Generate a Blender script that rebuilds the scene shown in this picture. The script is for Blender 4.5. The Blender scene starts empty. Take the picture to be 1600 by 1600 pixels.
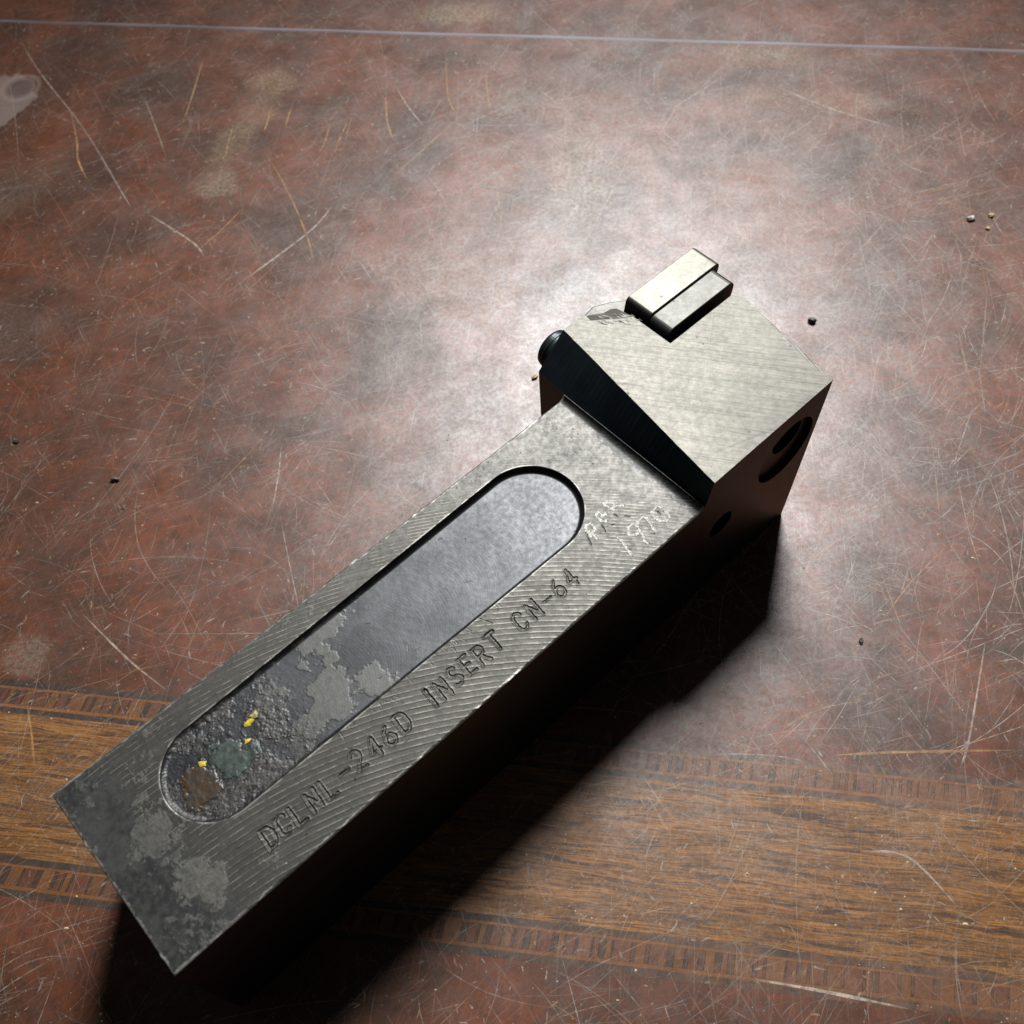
import bpy, bmesh, math, random
import numpy as np
from mathutils import Matrix, Vector

# ------------------------------------------------------------------ camera, world, lamp, exposure
S = 0.001                                   # everything below is measured in millimetres
sc = bpy.context.scene
col = sc.collection
sc.render.resolution_x = sc.render.resolution_y = 1024

CAM = (28.0627, -57.5141, 203.6168)
RIGHT = (0.734517, -0.676681, -0.050875)
DOWN = (-0.592902, -0.603492, -0.533164)
FWD = (0.330080, 0.421782, -0.844481)
cd = bpy.data.cameras.new("camera")
cam = bpy.data.objects.new("camera", cd)
col.objects.link(cam)
cam.matrix_world = Matrix(((RIGHT[0], -DOWN[0], -FWD[0], CAM[0] * S),
                           (RIGHT[1], -DOWN[1], -FWD[1], CAM[1] * S),
                           (RIGHT[2], -DOWN[2], -FWD[2], CAM[2] * S),
                           (0, 0, 0, 1)))
cd.sensor_width = 36
cd.lens = 36.0
cd.clip_start = 0.005
cd.clip_end = 20
cd.dof.use_dof = True
cd.dof.focus_distance = 0.205
cd.dof.aperture_fstop = 32
sc.camera = cam

world = bpy.data.worlds.new("World")
sc.world = world
world.use_nodes = True
bg = world.node_tree.nodes["Background"]
bg.inputs[0].default_value = (0.9, 0.95, 1.0, 1)
bg.inputs[1].default_value = 0.035

LAMP = (708.0, 520.0, 1030.0)               # the work lamp above the far right of the table
AIM = (150.0, 40.0, 0.0)
ld = bpy.data.lights.new("work_lamp", 'SPOT')
ld.energy = 156
ld.color = (0.97, 0.99, 1.0)
ld.shadow_soft_size = 0.195
ld.spot_size = math.radians(32)
ld.spot_blend = 1.0
lamp = bpy.data.objects.new("work_lamp", ld)
col.objects.link(lamp)
lamp.location = Vector(LAMP) * S
lamp.rotation_euler = (Vector(AIM) - Vector(LAMP)).to_track_quat('-Z', 'Y').to_euler()

vs = sc.view_settings
vs.view_transform = 'Standard'
vs.look = 'None'
vs.exposure = 0.0
vs.gamma = 1.0
sc.cycles.transparent_max_bounces = 24
sc.cycles.max_bounces = 6

rng = np.random.default_rng(7)
random.seed(7)

# ------------------------------------------------------------------ helpers
def lin(r, g, b):
    f = lambda c: c / 12.92 if c <= 0.04045 else ((c + 0.055) / 1.055) ** 2.4
    return (f(r / 255), f(g / 255), f(b / 255), 1)

def link(o, parent=None):
    col.objects.link(o)
    if parent is not None:
        o.parent = parent
    return o

def mesh_obj(name, verts, faces, mat, parent=None, smooth=False):
    me = bpy.data.meshes.new(name)
    me.from_pydata([tuple(c * S for c in v) for v in verts], [], faces)
    me.update()
    if smooth:
        me.polygons.foreach_set("use_smooth", [True] * len(me.polygons))
    if mat:
        me.materials.append(mat)
    return link(bpy.data.objects.new(name, me), parent)

def thing(o, label, cat, group=None):
    o["label"] = label
    o["category"] = cat
    if group:
        o["group"] = group
    return o

def bevelled(o, width, segs=2, angle=35):
    m = o.modifiers.new("edge", 'BEVEL')
    m.width = width * S
    m.segments = segs
    m.limit_method = 'ANGLE'
    m.angle_limit = math.radians(angle)
    return o

class Nodes:
    """tiny node-tree writer"""
    def __init__(self, name):
        self.mat = bpy.data.materials.new(name)
        self.mat.use_nodes = True
        self.t = self.mat.node_tree
        self.t.nodes.clear()
        self.out = self.t.nodes.new('ShaderNodeOutputMaterial')
    def put(self, sock, v):
        if isinstance(v, bpy.types.NodeSocket):
            self.t.links.new(v, sock)
        elif v is not None:
            sock.default_value = v
    def n(self, kind, **kw):
        nd = self.t.nodes.new(kind)
        for k, v in kw.items():
            setattr(nd, k, v)
        return nd
    def m(self, op, a, b=None, c=None, clamp=False):
        nd = self.n('ShaderNodeMath', operation=op, use_clamp=clamp)
        for i, v in enumerate((a, b, c)):
            if v is not None:
                self.put(nd.inputs[i], v)
        return nd.outputs[0]
    def vm(self, op, a, b=None, scale=None):
        nd = self.n('ShaderNodeVectorMath', operation=op)
        self.put(nd.inputs[0], a)
        if b is not None:
            self.put(nd.inputs[1], b)
        if scale is not None:
            self.put(nd.inputs[3], scale)
        return nd.outputs['Value'] if op in ('LENGTH', 'DISTANCE', 'DOT_PRODUCT') else nd.outputs[0]
    def noise(self, vec, scale, detail=4, rough=0.55, dist=0.0, color=False):
        nd = self.n('ShaderNodeTexNoise')
        self.put(nd.inputs['Vector'], vec)
        nd.inputs['Scale'].default_value = scale
        nd.inputs['Detail'].default_value = detail
        nd.inputs['Roughness'].default_value = rough
        nd.inputs['Distortion'].default_value = dist
        return nd.outputs['Color' if color else 'Fac']
    def voro(self, vec, scale, feature='F1', rand=1.0):
        nd = self.n('ShaderNodeTexVoronoi', feature=feature)
        self.put(nd.inputs['Vector'], vec)
        nd.inputs['Scale'].default_value = scale
        nd.inputs['Randomness'].default_value = rand
        return nd
    def step(self, v, a, b, lo=0.0, hi=1.0, smooth=True):
        nd = self.n('ShaderNodeMapRange')
        nd.interpolation_type = 'SMOOTHSTEP' if smooth else 'LINEAR'
        self.put(nd.inputs[0], v)
        nd.inputs[1].default_value = a
        nd.inputs[2].default_value = b
        nd.inputs[3].default_value = lo
        nd.inputs[4].default_value = hi
        return nd.outputs[0]
    def mapping(self, vec, rot=0.0, scale=(1, 1, 1), loc=(0, 0, 0)):
        nd = self.n('ShaderNodeMapping')                   # turn first, then stretch
        self.put(nd.inputs[0], vec)
        nd.inputs['Rotation'].default_value = (0, 0, rot)
        return self.vm('ADD', self.vm('MULTIPLY', nd.outputs[0], scale), loc)
    def mix(self, fac, a, b):
        nd = self.n('ShaderNodeMix', data_type='RGBA')
        self.put(nd.inputs[0], fac)
        self.put(nd.inputs[6], a)
        self.put(nd.inputs[7], b)
        return nd.outputs[2]
    def attr(self, name):
        nd = self.n('ShaderNodeAttribute', attribute_name=name)
        return nd.outputs['Fac']
    def coords(self, obj=None):
        nd = self.n('ShaderNodeTexCoord')
        if obj is not None:
            nd.object = obj
        return self.vm('SCALE', nd.outputs['Object'], scale=1.0 / S)
    def bump(self, height, strength, dist_mm, normal=None):
        nd = self.n('ShaderNodeBump')
        nd.inputs['Strength'].default_value = strength
        nd.inputs['Distance'].default_value = dist_mm * S
        self.put(nd.inputs['Height'], height)
        if normal is not None:
            self.put(nd.inputs['Normal'], normal)
        return nd.outputs[0]
    def bsdf(self, color, rough, metal=0.0, normal=None, spec=0.5):
        nd = self.n('ShaderNodeBsdfPrincipled')
        self.put(nd.inputs['Base Color'], color)
        self.put(nd.inputs['Roughness'], rough)
        self.put(nd.inputs['Metallic'], metal)
        self.put(nd.inputs['Specular IOR Level'], spec)
        if normal is not None:
            self.put(nd.inputs['Normal'], normal)
        self.t.links.new(nd.outputs[0], self.out.inputs[0])
        return nd

# ------------------------------------------------------------------ the tabletop (local x = along the inlay, y = across it)
TX, TY = (0.646779, -0.762678), (0.762678, 0.646779)
def t2w(x, y, z=0.0):
    return (x * TX[0] + y * TY[0], x * TX[1] + y * TY[1], z)

def box_mesh(name, x0, x1, y0, y1, z0, z1):
    v = [(x0, y0, z0), (x1, y0, z0), (x1, y1, z0), (x0, y1, z0), (x0, y0, z1), (x1, y0, z1), (x1, y1, z1), (x0, y1, z1)]
    f = [(3, 2, 1, 0), (4, 5, 6, 7), (0, 1, 5, 4), (1, 2, 6, 5), (2, 3, 7, 6), (3, 0, 4, 7)]
    me = bpy.data.meshes.new(name)
    me.from_pydata([tuple(c * S for c in p) for p in v], [], f)
    return me

XA, XB, YA, YB = -700, 700, -420, 640
table = bpy.data.objects.new("tabletop", box_mesh("tabletop", XA, XB, YA, YB, -26, -1.0))
link(table)
table["kind"] = "structure"
table["label"] = "dark varnished wooden tabletop with an inlaid light wood band"
table.rotation_euler = (0, 0, math.atan2(TX[1], TX[0]))

def table_material(name, make_albedo, haze=1.0, stains=True):
    N = Nodes(name)
    p = N.coords(table)
    alb = make_albedo(N, p)
    # worn, smeared film of dust and polish in the varnish
    w1 = N.noise(p, 0.03, 8, 0.7, 0.6)
    w2 = N.noise(p, 0.05, 7, 0.68, 0.4)
    w3 = N.noise(N.mapping(p, 1.2, (0.05, 0.22, 1)), 1.0, 6, 0.7, 0.4)
    film = N.m('MULTIPLY', N.step(w1, 0.42, 0.72), N.step(w2, 0.35, 0.75))
    film = N.m('ADD', film, N.m('MULTIPLY', N.step(w3, 0.52, 0.8), 0.4), clamp=True)
    fine = N.noise(p, 0.9, 5, 0.75)
    film = N.m('MULTIPLY', film, N.step(fine, 0.3, 0.7, 0.4, 1.0))
    alb = N.mix(N.m('MULTIPLY', film, 0.11 * haze), alb, lin(122, 112, 98))
    if stains:
        wob = N.vm('SCALE', N.noise(p, 0.12, 4, 0.6, color=True), scale=10.0)
        q = N.vm('ADD', p, wob)
        def blot(cx, cy, rx, ry, ang, a, b):
            g = N.mapping(N.vm('SUBTRACT', q, (cx + 5, cy + 5, 5)), ang, (1, 1, 1))
            g = N.vm('MULTIPLY', g, (1.0 / rx, 1.0 / ry, 0))
            return N.step(N.vm('LENGTH', g), a, b, 1.0, 0.0)
        for cx, cy, rx, ry, ang, amt, c in (
                (-62, 268, 9, 7, 0.2, 0.55, lin(132, 110, 82)), (-64, 252, 6, 13, 0.3, 0.40, lin(128, 106, 80)),
                (-68, 236, 6, 12, 0.2, 0.35, lin(136, 112, 84)), (-66, 219, 7, 7, 0.2, 0.50, lin(140, 124, 104)),
                (-67, 63, 6, 5, 0.6, 0.62, lin(118, 106, 94)), (-8, 309, 14, 6, 0.0, 0.5, lin(142, 124, 96)),
                (42, 230, 9, 24, -0.1, 0.35, lin(136, 118, 90)), (95, 290, 18, 8, 0.1, 0.3, lin(150, 112, 72)),
                (22, 262, 22, 9, 0.2, 0.28, lin(120, 100, 80)), (-128, 215, 9, 22, 0.4, 0.32, lin(110, 92, 78)),
                (-110, 158, 16, 10, 0.3, 0.25, lin(118, 98, 84)), (5, 184, 26, 10, 0.4, 0.22, lin(140, 120, 104)),
                (112, 268, 30, 6, 0.05, 0.22, lin(140, 112, 76)), (70, 128, 30, 22, 0.2, 0.2, lin(150, 132, 120))):
            f = N.m('MULTIPLY', blot(cx, cy, rx, ry, ang, 0.55, 1.25), N.step(fine, 0.36, 0.62, 0.12, 1.0))
            alb = N.mix(N.m('MULTIPLY', f, amt), alb, c)
        # pale dried spill with a dark ring at the far left
        s0 = blot(-153, 252, 11.5, 17, 0.35, 0.93, 1.03)
        alb = N.mix(N.m('MULTIPLY', s0, 0.65), alb, lin(134, 118, 110))
        ring = N.vm('LENGTH', N.vm('MULTIPLY', N.vm('SUBTRACT', p, (-147.2, 261, 0)), (1 / 5.2, 1 / 5.6, 0)))
        alb = N.mix(N.step(ring, 0.62, 1.05, 0.85, 0.0), alb, lin(84, 68, 60))
        halo = N.m('MULTIPLY', N.step(ring, 0.98, 1.08), N.step(ring, 1.22, 1.42, 1.0, 0.0))
        alb = N.mix(N.m('MULTIPLY', halo, 0.3), alb, lin(150, 134, 122))
    # fine speckle: bright dust and dark pores
    v = N.voro(p, 0.55)
    alb = N.mix(N.step(v.outputs['Distance'], 0.035, 0.09, 0.5 * haze, 0.0), alb, lin(176, 156, 132))
    v2 = N.voro(N.vm('ADD', p, (31.7, 12.3, 0)), 0.35)
    alb = N.mix(N.step(v2.outputs['Distance'], 0.05, 0.12, 0.5, 0.0), alb, lin(40, 26, 20))
    # hairline rubbing in several directions
    h = None
    for ang, sx, sy in ((-0.35, 0.05, 2.6), (-1.25, 0.04, 3.0), (-2.2, 0.06, 2.4), (-1.6, 0.035, 3.4), (-0.8, 0.05, 2.8)):
        k = N.noise(N.mapping(p, ang, (sx, sy, 1)), 1.0, 3, 0.6, 0.15)
        k = N.step(k, 0.6, 0.74)
        h = k if h is None else N.m('MAXIMUM', h, k)
    h = N.m('MULTIPLY', h, N.step(w2, 0.3, 0.62, 0.15, 1.0))
    alb = N.mix(N.m('MULTIPLY', h, 0.20 * haze), alb, lin(176, 162, 142))
    rough = N.m('ADD', N.m('MULTIPLY', film, 0.06), N.step(N.noise(p, 0.09, 6, 0.72), 0.3, 0.7, 0.345, 0.43))
    rough = N.m('ADD', rough, N.m('MULTIPLY', h, 0.05))
    spec = N.step(N.noise(p, 0.07, 10, 0.8, 0.3), 0.36, 0.64, 0.36, 0.58)
    spec = N.m('MULTIPLY', spec, N.step(fine, 0.36, 0.64, 0.78, 1.2))
    spec = N.m('ADD', spec, N.m('MULTIPLY', h, 0.32))
    hh = N.m('ADD', N.m('MULTIPLY', N.noise(p, 0.35, 6, 0.6), 0.5), N.m('MULTIPLY', fine, 0.25))
    hh = N.m('SUBTRACT', hh, N.m('MULTIPLY', h, 0.12))
    N.bsdf(alb, rough, 0.0, N.bump(hh, 0.2, 0.12), spec)
    return N.mat

def alb_mahogany(N, p):
    a = N.noise(p, 0.035, 6, 0.6, 0.4)
    b = N.noise(N.mapping(p, 0.12, (0.12, 0.5, 1)), 1.0, 6, 0.7)
    c = N.noise(p, 0.45, 7, 0.78)
    r = N.mix(N.step(a, 0.32, 0.68), lin(66, 42, 31), lin(103, 53, 30))
    r = N.mix(N.step(b, 0.45, 0.75, 0.0, 0.35), r, lin(54, 40, 29))
    d = N.noise(p, 1.5, 5, 0.75)
    r = N.mix(N.step(d, 0.5, 0.7, 0.0, 0.45), r, lin(116, 78, 48))
    return N.mix(N.step(c, 0.45, 0.66, 0.0, 0.7), r, lin(46, 32, 23))

def alb_band(N, p):
    q = N.vm('ADD', p, N.vm('SCALE', N.noise(N.mapping(p, 0, (0.04, 0.10, 1)), 1.0, 3, 0.5, color=True), scale=2.5))
    a = N.noise(N.mapping(q, 0, (0.03, 0.55, 1)), 1.0, 5, 0.6)
    b = N.noise(N.mapping(q, 0.02, (0.065, 0.75, 1), (3, 7, 0)), 1.0, 4, 0.6, 0.3)
    c = N.noise(N.mapping(q, 0, (0.2, 3.5, 1)), 1.0, 4, 0.7)
    r = N.mix(N.step(a, 0.3, 0.7), lin(104, 68, 34), lin(148, 98, 46))
    r = N.mix(N.step(c, 0.38, 0.64, 0.0, 0.8), r, lin(76, 50, 30))
    e = N.noise(N.mapping(q, 0, (0.12, 2.2, 1), (5, 1, 0)), 1.0, 5, 0.7)
    r = N.mix(N.step(e, 0.48, 0.62, 0.0, 0.75), r, lin(62, 43, 30))
    r = N.mix(N.step(N.noise(p, 1.2, 5, 0.75), 0.48, 0.68, 0.0, 0.4), r, lin(150, 112, 76))
    r = N.mix(N.step(b, 0.55, 0.64, 0.0, 0.8), r, lin(58, 40, 32))
    d = N.noise(N.mapping(q, 0.0, (0.09, 1.6, 1), (9, 2, 0)), 1.0, 4, 0.65)
    return N.mix(N.step(d, 0.6, 0.68, 0.0, 0.6), r, lin(52, 36, 30))

def plain(c1, c2, sx=0.4, sy=0.4, rot=0.0):
    def f(N, p):
        a = N.noise(N.mapping(p, rot, (sx, sy, 1)), 1.0, 5, 0.65)
        rnd = N.n('ShaderNodeObjectInfo').outputs['Random']
        g = N.mix(N.step(a, 0.35, 0.68), c1, c2)
        g = N.mix(N.m('MULTIPLY', rnd, 0.4), g, tuple(0.6 * v for v in c2[:3]) + (1,))
        g = N.mix(N.step(N.noise(p, 1.3, 5, 0.75), 0.45, 0.7, 0.0, 0.5), g, lin(64, 48, 38))
        xyz = N.n('ShaderNodeSeparateXYZ')
        N.put(xyz.inputs[0], p)
        fade_ = N.m('MULTIPLY', N.step(xyz.outputs[0], 10, 130, 0.15, 0.85), N.step(N.noise(p, 0.22, 6, 0.7), 0.38, 0.6, 0.25, 0.95))  # inlay fades unevenly into the field colour towards the right
        return N.mix(fade_, g, N.mix(N.noise(p, 0.6, 5, 0.7), lin(78, 52, 38), lin(124, 82, 52)))
    return f

M_field = table_material("mahogany_varnish", alb_mahogany)
M_band = table_material("striped_light_wood", alb_band, 0.9, False)
M_string = table_material("black_stringing", plain(lin(40, 36, 34), lin(66, 54, 46)), 0.8, False)
M_amber = table_material("amber_stringing", plain(lin(132, 82, 36), lin(100, 62, 34), 0.15, 1.5), 0.7, False)
M_blk = [table_material("dark_inlay", plain(lin(44, 36, 32), lin(62, 46, 38), 2.2, 0.3, 0.2), 0.7, False),
         table_material("red_brown_inlay", plain(lin(104, 60, 40), lin(76, 48, 38), 2.4, 0.4, 0.2), 0.7, False),
         table_material("amber_inlay", plain(lin(122, 76, 38), lin(80, 54, 34), 2.6, 0.4, 0.2), 0.7, False)]
M_sub = Nodes("table_core")
M_sub.bsdf(lin(80, 58, 44), 0.8)
table.data.materials.append(M_sub.mat)

def strip(name, y0, y1, mat, z1=0.0, label=None):
    me = box_mesh(name, XA, XB, y0, y1, -1.0, z1)
    me.materials.append(mat)
    o = link(bpy.data.objects.new(name, me), table)
    if label:
        o["label"] = label
    return o

strip("veneer_field", 57.6, YB, M_field, label="wide reddish brown varnished field beyond the band")
strip("veneer_field", YA, 13.7, M_field, label="reddish brown varnished margin in front of the band")
strip("veneer_band", 21.1, 50.2, M_band, label="light brown striped wood band")
for y0, y1 in ((56.1, 57.6), (50.2, 51.4), (19.8, 21.1), (13.7, 15.1)):
    strip("black_stringing", y0, y1, M_string, 0.006)
for y0, y1 in ((55.5, 56.1), (51.4, 52.1), (19.3, 19.8), (15.1, 15.8)):
    strip("amber_stringing", y0, y1, M_amber, 0.003)
# cross-banded inlay pieces, one object each
def slanted(name, w, y0, y1, slant, mat):
    v = []
    for z, ins in ((-1.0, 0.0), (0.006, 0.02)):
        v += [(ins, y0 + ins, z), (w - ins, y0 + ins, z), (w - ins + slant, y1 - ins, z), (ins + slant, y1 - ins, z)]
    me = bpy.data.meshes.new(name)
    me.from_pydata([tuple(c * S for c in p) for p in v], [], [(3, 2, 1, 0), (4, 5, 6, 7), (0, 1, 5, 4), (1, 2, 6, 5), (2, 3, 7, 6), (3, 0, 4, 7)])
    me.materials.append(mat)
    return me
for y0, y1, slant in ((52.1, 55.5, 0.5), (15.8, 19.3, 0.4)):
    kinds = {}
    for wk in (0.3, 0.5, 0.8, 1.2):
        kinds['d', wk] = slanted("inlay_block", wk, y0, y1, slant, M_blk[0])
    for wk in (1.1, 1.8, 2.5, 3.3):
        kinds['r', wk] = slanted("inlay_block", wk, y0, y1, slant, M_blk[1])
        kinds['a', wk] = slanted("inlay_block", wk, y0, y1, slant, M_blk[2])
    x = -84.0
    i = 0
    xs = x
    while x < 158:
        k = 'drda'[i % 4]
        wk = random.choice((0.3, 0.5, 0.8, 1.2) if k == 'd' else (1.1, 1.8, 2.5, 3.3))
        o = link(bpy.data.objects.new("inlay_block", kinds[k, wk]), table)
        o.location = (x * S, 0, 0)
        x += wk
        i += 1
    for a, b in ((XA, xs), (x, XB)):                       # plain run-out of the border beyond the picture
        me = box_mesh("inlay_run", a + (0.5 if a == x else 0), b, y0, y1, -1.0, 0.0)
        me.materials.append(M_blk[1])
        link(bpy.data.objects.new("inlay_run", me), table)

# pale edge line of the clear cover sheet
Nn = Nodes("sheet_edge_plastic")
pp = Nn.coords(table)
Nn.bsdf(Nn.mix(Nn.step(Nn.noise(Nn.mapping(pp, 0, (0.03, 0.5, 1)), 1, 4), 0.3, 0.7), lin(122, 115, 122), lin(96, 84, 82)), 0.4)
vv, ff = [], []
n = 120
for i in range(n + 1):
    x = -330 + 660 * i / n
    yc = 296.9 - 0.0043 * x + 0.15 * math.sin(x * 0.021) + 0.1 * math.sin(x * 0.09)
    for dy, z in ((-0.8, 0.004), (-0.35, 0.2), (0.35, 0.2), (0.8, 0.004)):
        vv.append((x, yc + dy, z))
    if i:
        b = 4 * i
        for k in range(3):
            ff.append((b - 4 + k, b + k, b + k + 1, b - 3 + k))
o = mesh_obj("cover_edge", vv, ff, Nn.mat, table)
o["label"] = "thin pale bluish edge line across the far table"

# ---- scratches: thin ribbons of raised/torn varnish
def ribbon_mesh(name, lines, mat, parent, z=0.015):
    V, F, A, C = [], [], [], []
    for pts, w, al, tone in lines:
        pts = np.array(pts, float)
        if len(pts) > 2:                                   # smooth through the given points
            t = np.linspace(0, len(pts) - 1, (len(pts) - 1) * 6 + 1)
            out = []
            for tt in t:
                i = min(int(tt), len(pts) - 2)
                f = tt - i
                p0, p1, p2, p3 = pts[max(i - 1, 0)], pts[i], pts[i + 1], pts[min(i + 2, len(pts) - 1)]
                out.append(0.5 * (2 * p1 + (p2 - p0) * f + (2 * p0 - 5 * p1 + 4 * p2 - p3) * f * f + (3 * p1 - p0 - 3 * p2 + p3) * f ** 3))
            pts = np.array(out)
        d = np.gradient(pts, axis=0)
        nn = np.stack([-d[:, 1], d[:, 0]], 1)
        nn /= np.linalg.norm(nn, axis=1)[:, None] + 1e-9
        b0 = len(V)
        m = len(pts)
        for i in range(m):
            e = min(i, m - 1 - i) / max(1, (m - 1) * 0.3)
            ww = w * (0.25 + 0.75 * min(1, e)) * random.uniform(0.7, 1.2) * 0.5
            aa = al * min(1, 0.25 + e) * random.uniform(0.55, 1.1)
            V.append((pts[i, 0] + nn[i, 0] * ww, pts[i, 1] + nn[i, 1] * ww, z))
            V.append((pts[i, 0] - nn[i, 0] * ww, pts[i, 1] - nn[i, 1] * ww, z))
            A += [aa, aa]
            C += [tone, tone]
            if i:
                b = b0 + 2 * i
                F.append((b - 2, b - 1, b + 1, b))
    o = mesh_obj(name, V, F, mat, parent)
    at = o.data.attributes.new("alpha", 'FLOAT', 'POINT')
    at.data.foreach_set("value", np.array(A, np.float32))
    at = o.data.attributes.new("tone", 'FLOAT', 'POINT')
    at.data.foreach_set("value", np.array(C, np.float32))
    return o

Nn = Nodes("scratched_varnish")
p = Nn.coords(table)
br = Nn.step(Nn.noise(p, 0.6, 5, 0.7), 0.33, 0.58, 0.2, 1.0)
c = Nn.mix(Nn.attr("tone"), lin(188, 178, 168), lin(186, 142, 90))
b = Nn.n('ShaderNodeBsdfPrincipled')
Nn.put(b.inputs['Base Color'], c)
b.inputs['Roughness'].default_value = 0.5
Nn.put(b.inputs['Alpha'], Nn.m('MULTIPLY', Nn.attr("alpha"), br, clamp=True))
Nn.t.links.new(b.outputs[0], Nn.out.inputs[0])
M_scr = Nn.mat

MARKS = [[(-161.0, 291.5), (-144.6, 270.6), (-118.3, 242.0), (-95.7, 213.4), (-90.4, 206.7)], [(-126.1, 251.2), (-118.2, 235.8), (-114.5, 226.8), (-107.7, 217.2)],
 [(-103.5, 259.0), (-96.2, 246.4), (-86.8, 230.0)], [(-112.5, 237.7), (-117.5, 251.7)], [(-89.5, 282.0), (-87.4, 259.9), (-86.3, 245.4)],
 [(-54.4, 231.9), (-42.9, 213.9), (-34.4, 198.3), (-30.1, 188.3)], [(-59.6, 256.4), (-59.1, 248.5), (-59.0, 243.5)], [(-53.1, 258.4), (-52.9, 250.4), (-52.7, 245.7)],
 [(-38.7, 249.6), (-38.5, 240.4), (-39.2, 234.3)], [(-33.5, 250.5), (-34.1, 240.6), (-34.4, 234.6)], [(-69.6, 246.3), (-68.9, 237.1), (-67.9, 230.2)],
 [(-23.6, 263.2), (-20.8, 250.6), (-17.1, 241.6)], [(-21.7, 268.9), (-14.8, 257.2), (-8.1, 248.2)], [(-7.7, 285.8), (-3.6, 264.2), (0.7, 254.9)],
 [(6.5, 278.0), (9.1, 264.9), (12.2, 254.0)], [(0.4, 251.8), (-7.4, 237.7), (-14.8, 224.1)], [(-70.1, 182.9), (-73.7, 176.4)], [(-64.9, 190.9), (-60.5, 199.1), (-56.4, 208.9)],
 [(-23.8, 125.1), (-22.4, 116.5), (-21.3, 105.5)], [(-29.8, 212.0), (-34.7, 199.6), (-52.5, 174.3)], [(-4.9, 201.6), (1.5, 173.5)], [(-96.6, 192.7), (-98.1, 179.6)],
 [(-86.1, 205.6), (-67.7, 193.9), (-62.6, 188.5)], [(-87.0, 176.7), (-71.7, 164.4)], [(71.2, 208.0), (74.8, 207.0)], [(100.4, 163.1), (104.7, 146.9), (108.6, 126.3)],
 [(97.1, 154.5), (101.5, 138.8), (107.1, 127.0)], [(107.4, 59.0), (120.0, 61.0), (145.0, 64.1)], [(119.0, 65.0), (117.6, 48.5)], [(92.1, 15.5), (104.5, 14.9), (118.8, 13.8)],
 [(81.3, 32.3), (92.1, 40.8)], [(140.4, 87.9), (134.8, 66.0), (132.2, 59.0)], [(-57.8, 74.6), (-43.8, 64.9), (-33.0, 58.7)], [(-64.3, 83.0), (-58.3, 76.1)],
 [(-62.6, 52.5), (-58.8, 45.6), (-55.6, 39.0)], [(125.8, 63.7), (122.5, 45.3)], [(8.3, 188.5), (25.0, 184.8), (37.6, 182.1)], [(60.2, 153.6), (56.1, 142.9), (53.9, 130.8)],
 [(59.7, 255.1), (49.1, 214.4), (42.0, 190.9)], [(31.5, 190.1), (37.5, 200.6), (41.7, 213.9)], [(96.5, 275.8), (115.6, 264.2), (134.0, 256.2)], [(112.6, 40.6), (120.9, 40.3), (129.4, 31.9)]]
TAN = {1, 4, 5, 6, 7, 8, 9, 10, 11, 13, 14, 15, 17, 23, 27, 28, 34}
lines = []
for i, m_ in enumerate(MARKS):
    lines.append((m_, random.uniform(0.35, 0.6), random.uniform(0.55, 0.85), 1.0 if i in TAN else random.uniform(0, 0.4)))
def hair(n, L0, L1, w0, w1, a0, a1, curve=0.12, box=(-190, 200, -20, 330)):
    for _ in range(n):
        x, y = random.uniform(box[0], box[1]), random.uniform(box[2], box[3])
        ang = random.choice((random.gauss(1.1, 0.35), random.gauss(0.55, 0.3), random.uniform(0, 3.14), random.gauss(2.3, 0.4)))
        L = L0 * (L1 / L0) ** random.random()
        k = random.gauss(0, curve) / max(L, 5)
        pts = []
        for j in range(5):
            pts.append((x, y))
            x += math.cos(ang) * L / 4
            y += math.sin(ang) * L / 4
            ang += k * L + random.gauss(0, 0.03)
        lines.append((pts, random.uniform(w0, w1), random.uniform(a0, a1), random.choice((0, 0, 0.1, 0.3, 0.8))))
hair(4200, 3, 30, 0.10, 0.19, 0.12, 0.36)
hair(900, 6, 60, 0.11, 0.24, 0.12, 0.42)
hair(5200, 0.5, 3.2, 0.15, 0.42, 0.2, 0.6, 0.4)
hair(650, 8, 42, 0.13, 0.24, 0.30, 0.62, 0.08, (-10, 165, 55, 265))  # extra paler scratches: bright streaks of the glare put in as colour
hair(420, 4, 18, 0.12, 0.22, 0.30, 0.65, 0.15, (20, 150, 70, 250))  # shorter set of the same painted glare streaks
o = ribbon_mesh("scratches", lines, M_scr, table)
o["kind"] = "stuff"
o["label"] = "fine pale scratches all over the varnish, with painted glare streaks among them"

# ---- dust: tiny pale grains lying on the varnish
Nn = Nodes("dust_grain")
Nn.bsdf(Nn.mix(Nn.step(Nn.noise(Nn.coords(table), 0.3, 2), 0.4, 0.6), lin(196, 180, 150), lin(150, 132, 112)), 0.6)
V, F = [], []
for _ in range(2600):
    x, y = random.uniform(-185, 195), random.uniform(-15, 325)
    r = 0.07 + 0.26 * random.random() ** 4
    a = random.random() * 3
    st = random.choice((1, 1, 1, 1.8))
    b0 = len(V)
    for k in range(5):
        t = a + k * 1.2566
        rr = r * random.uniform(0.7, 1.2)
        V.append((x + math.cos(t) * rr * st, y + math.sin(t) * rr, 0.01))
    V.append((x + r * 0.2, y, r * 0.7))
    for k in range(5):
        F.append((b0 + k, b0 + (k + 1) % 5, b0 + 5))
o = mesh_obj("dust_grains", V, F, Nn.mat, table)
o["kind"] = "stuff"

# ------------------------------------------------------------------ the tool holder
root = bpy.data.objects.new("tool_holder", None)
root.empty_display_size = 0.02
link(root)
thing(root, "grey steel lathe tool holder with stamped shank lying on the varnished table", "tool holder")

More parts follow.
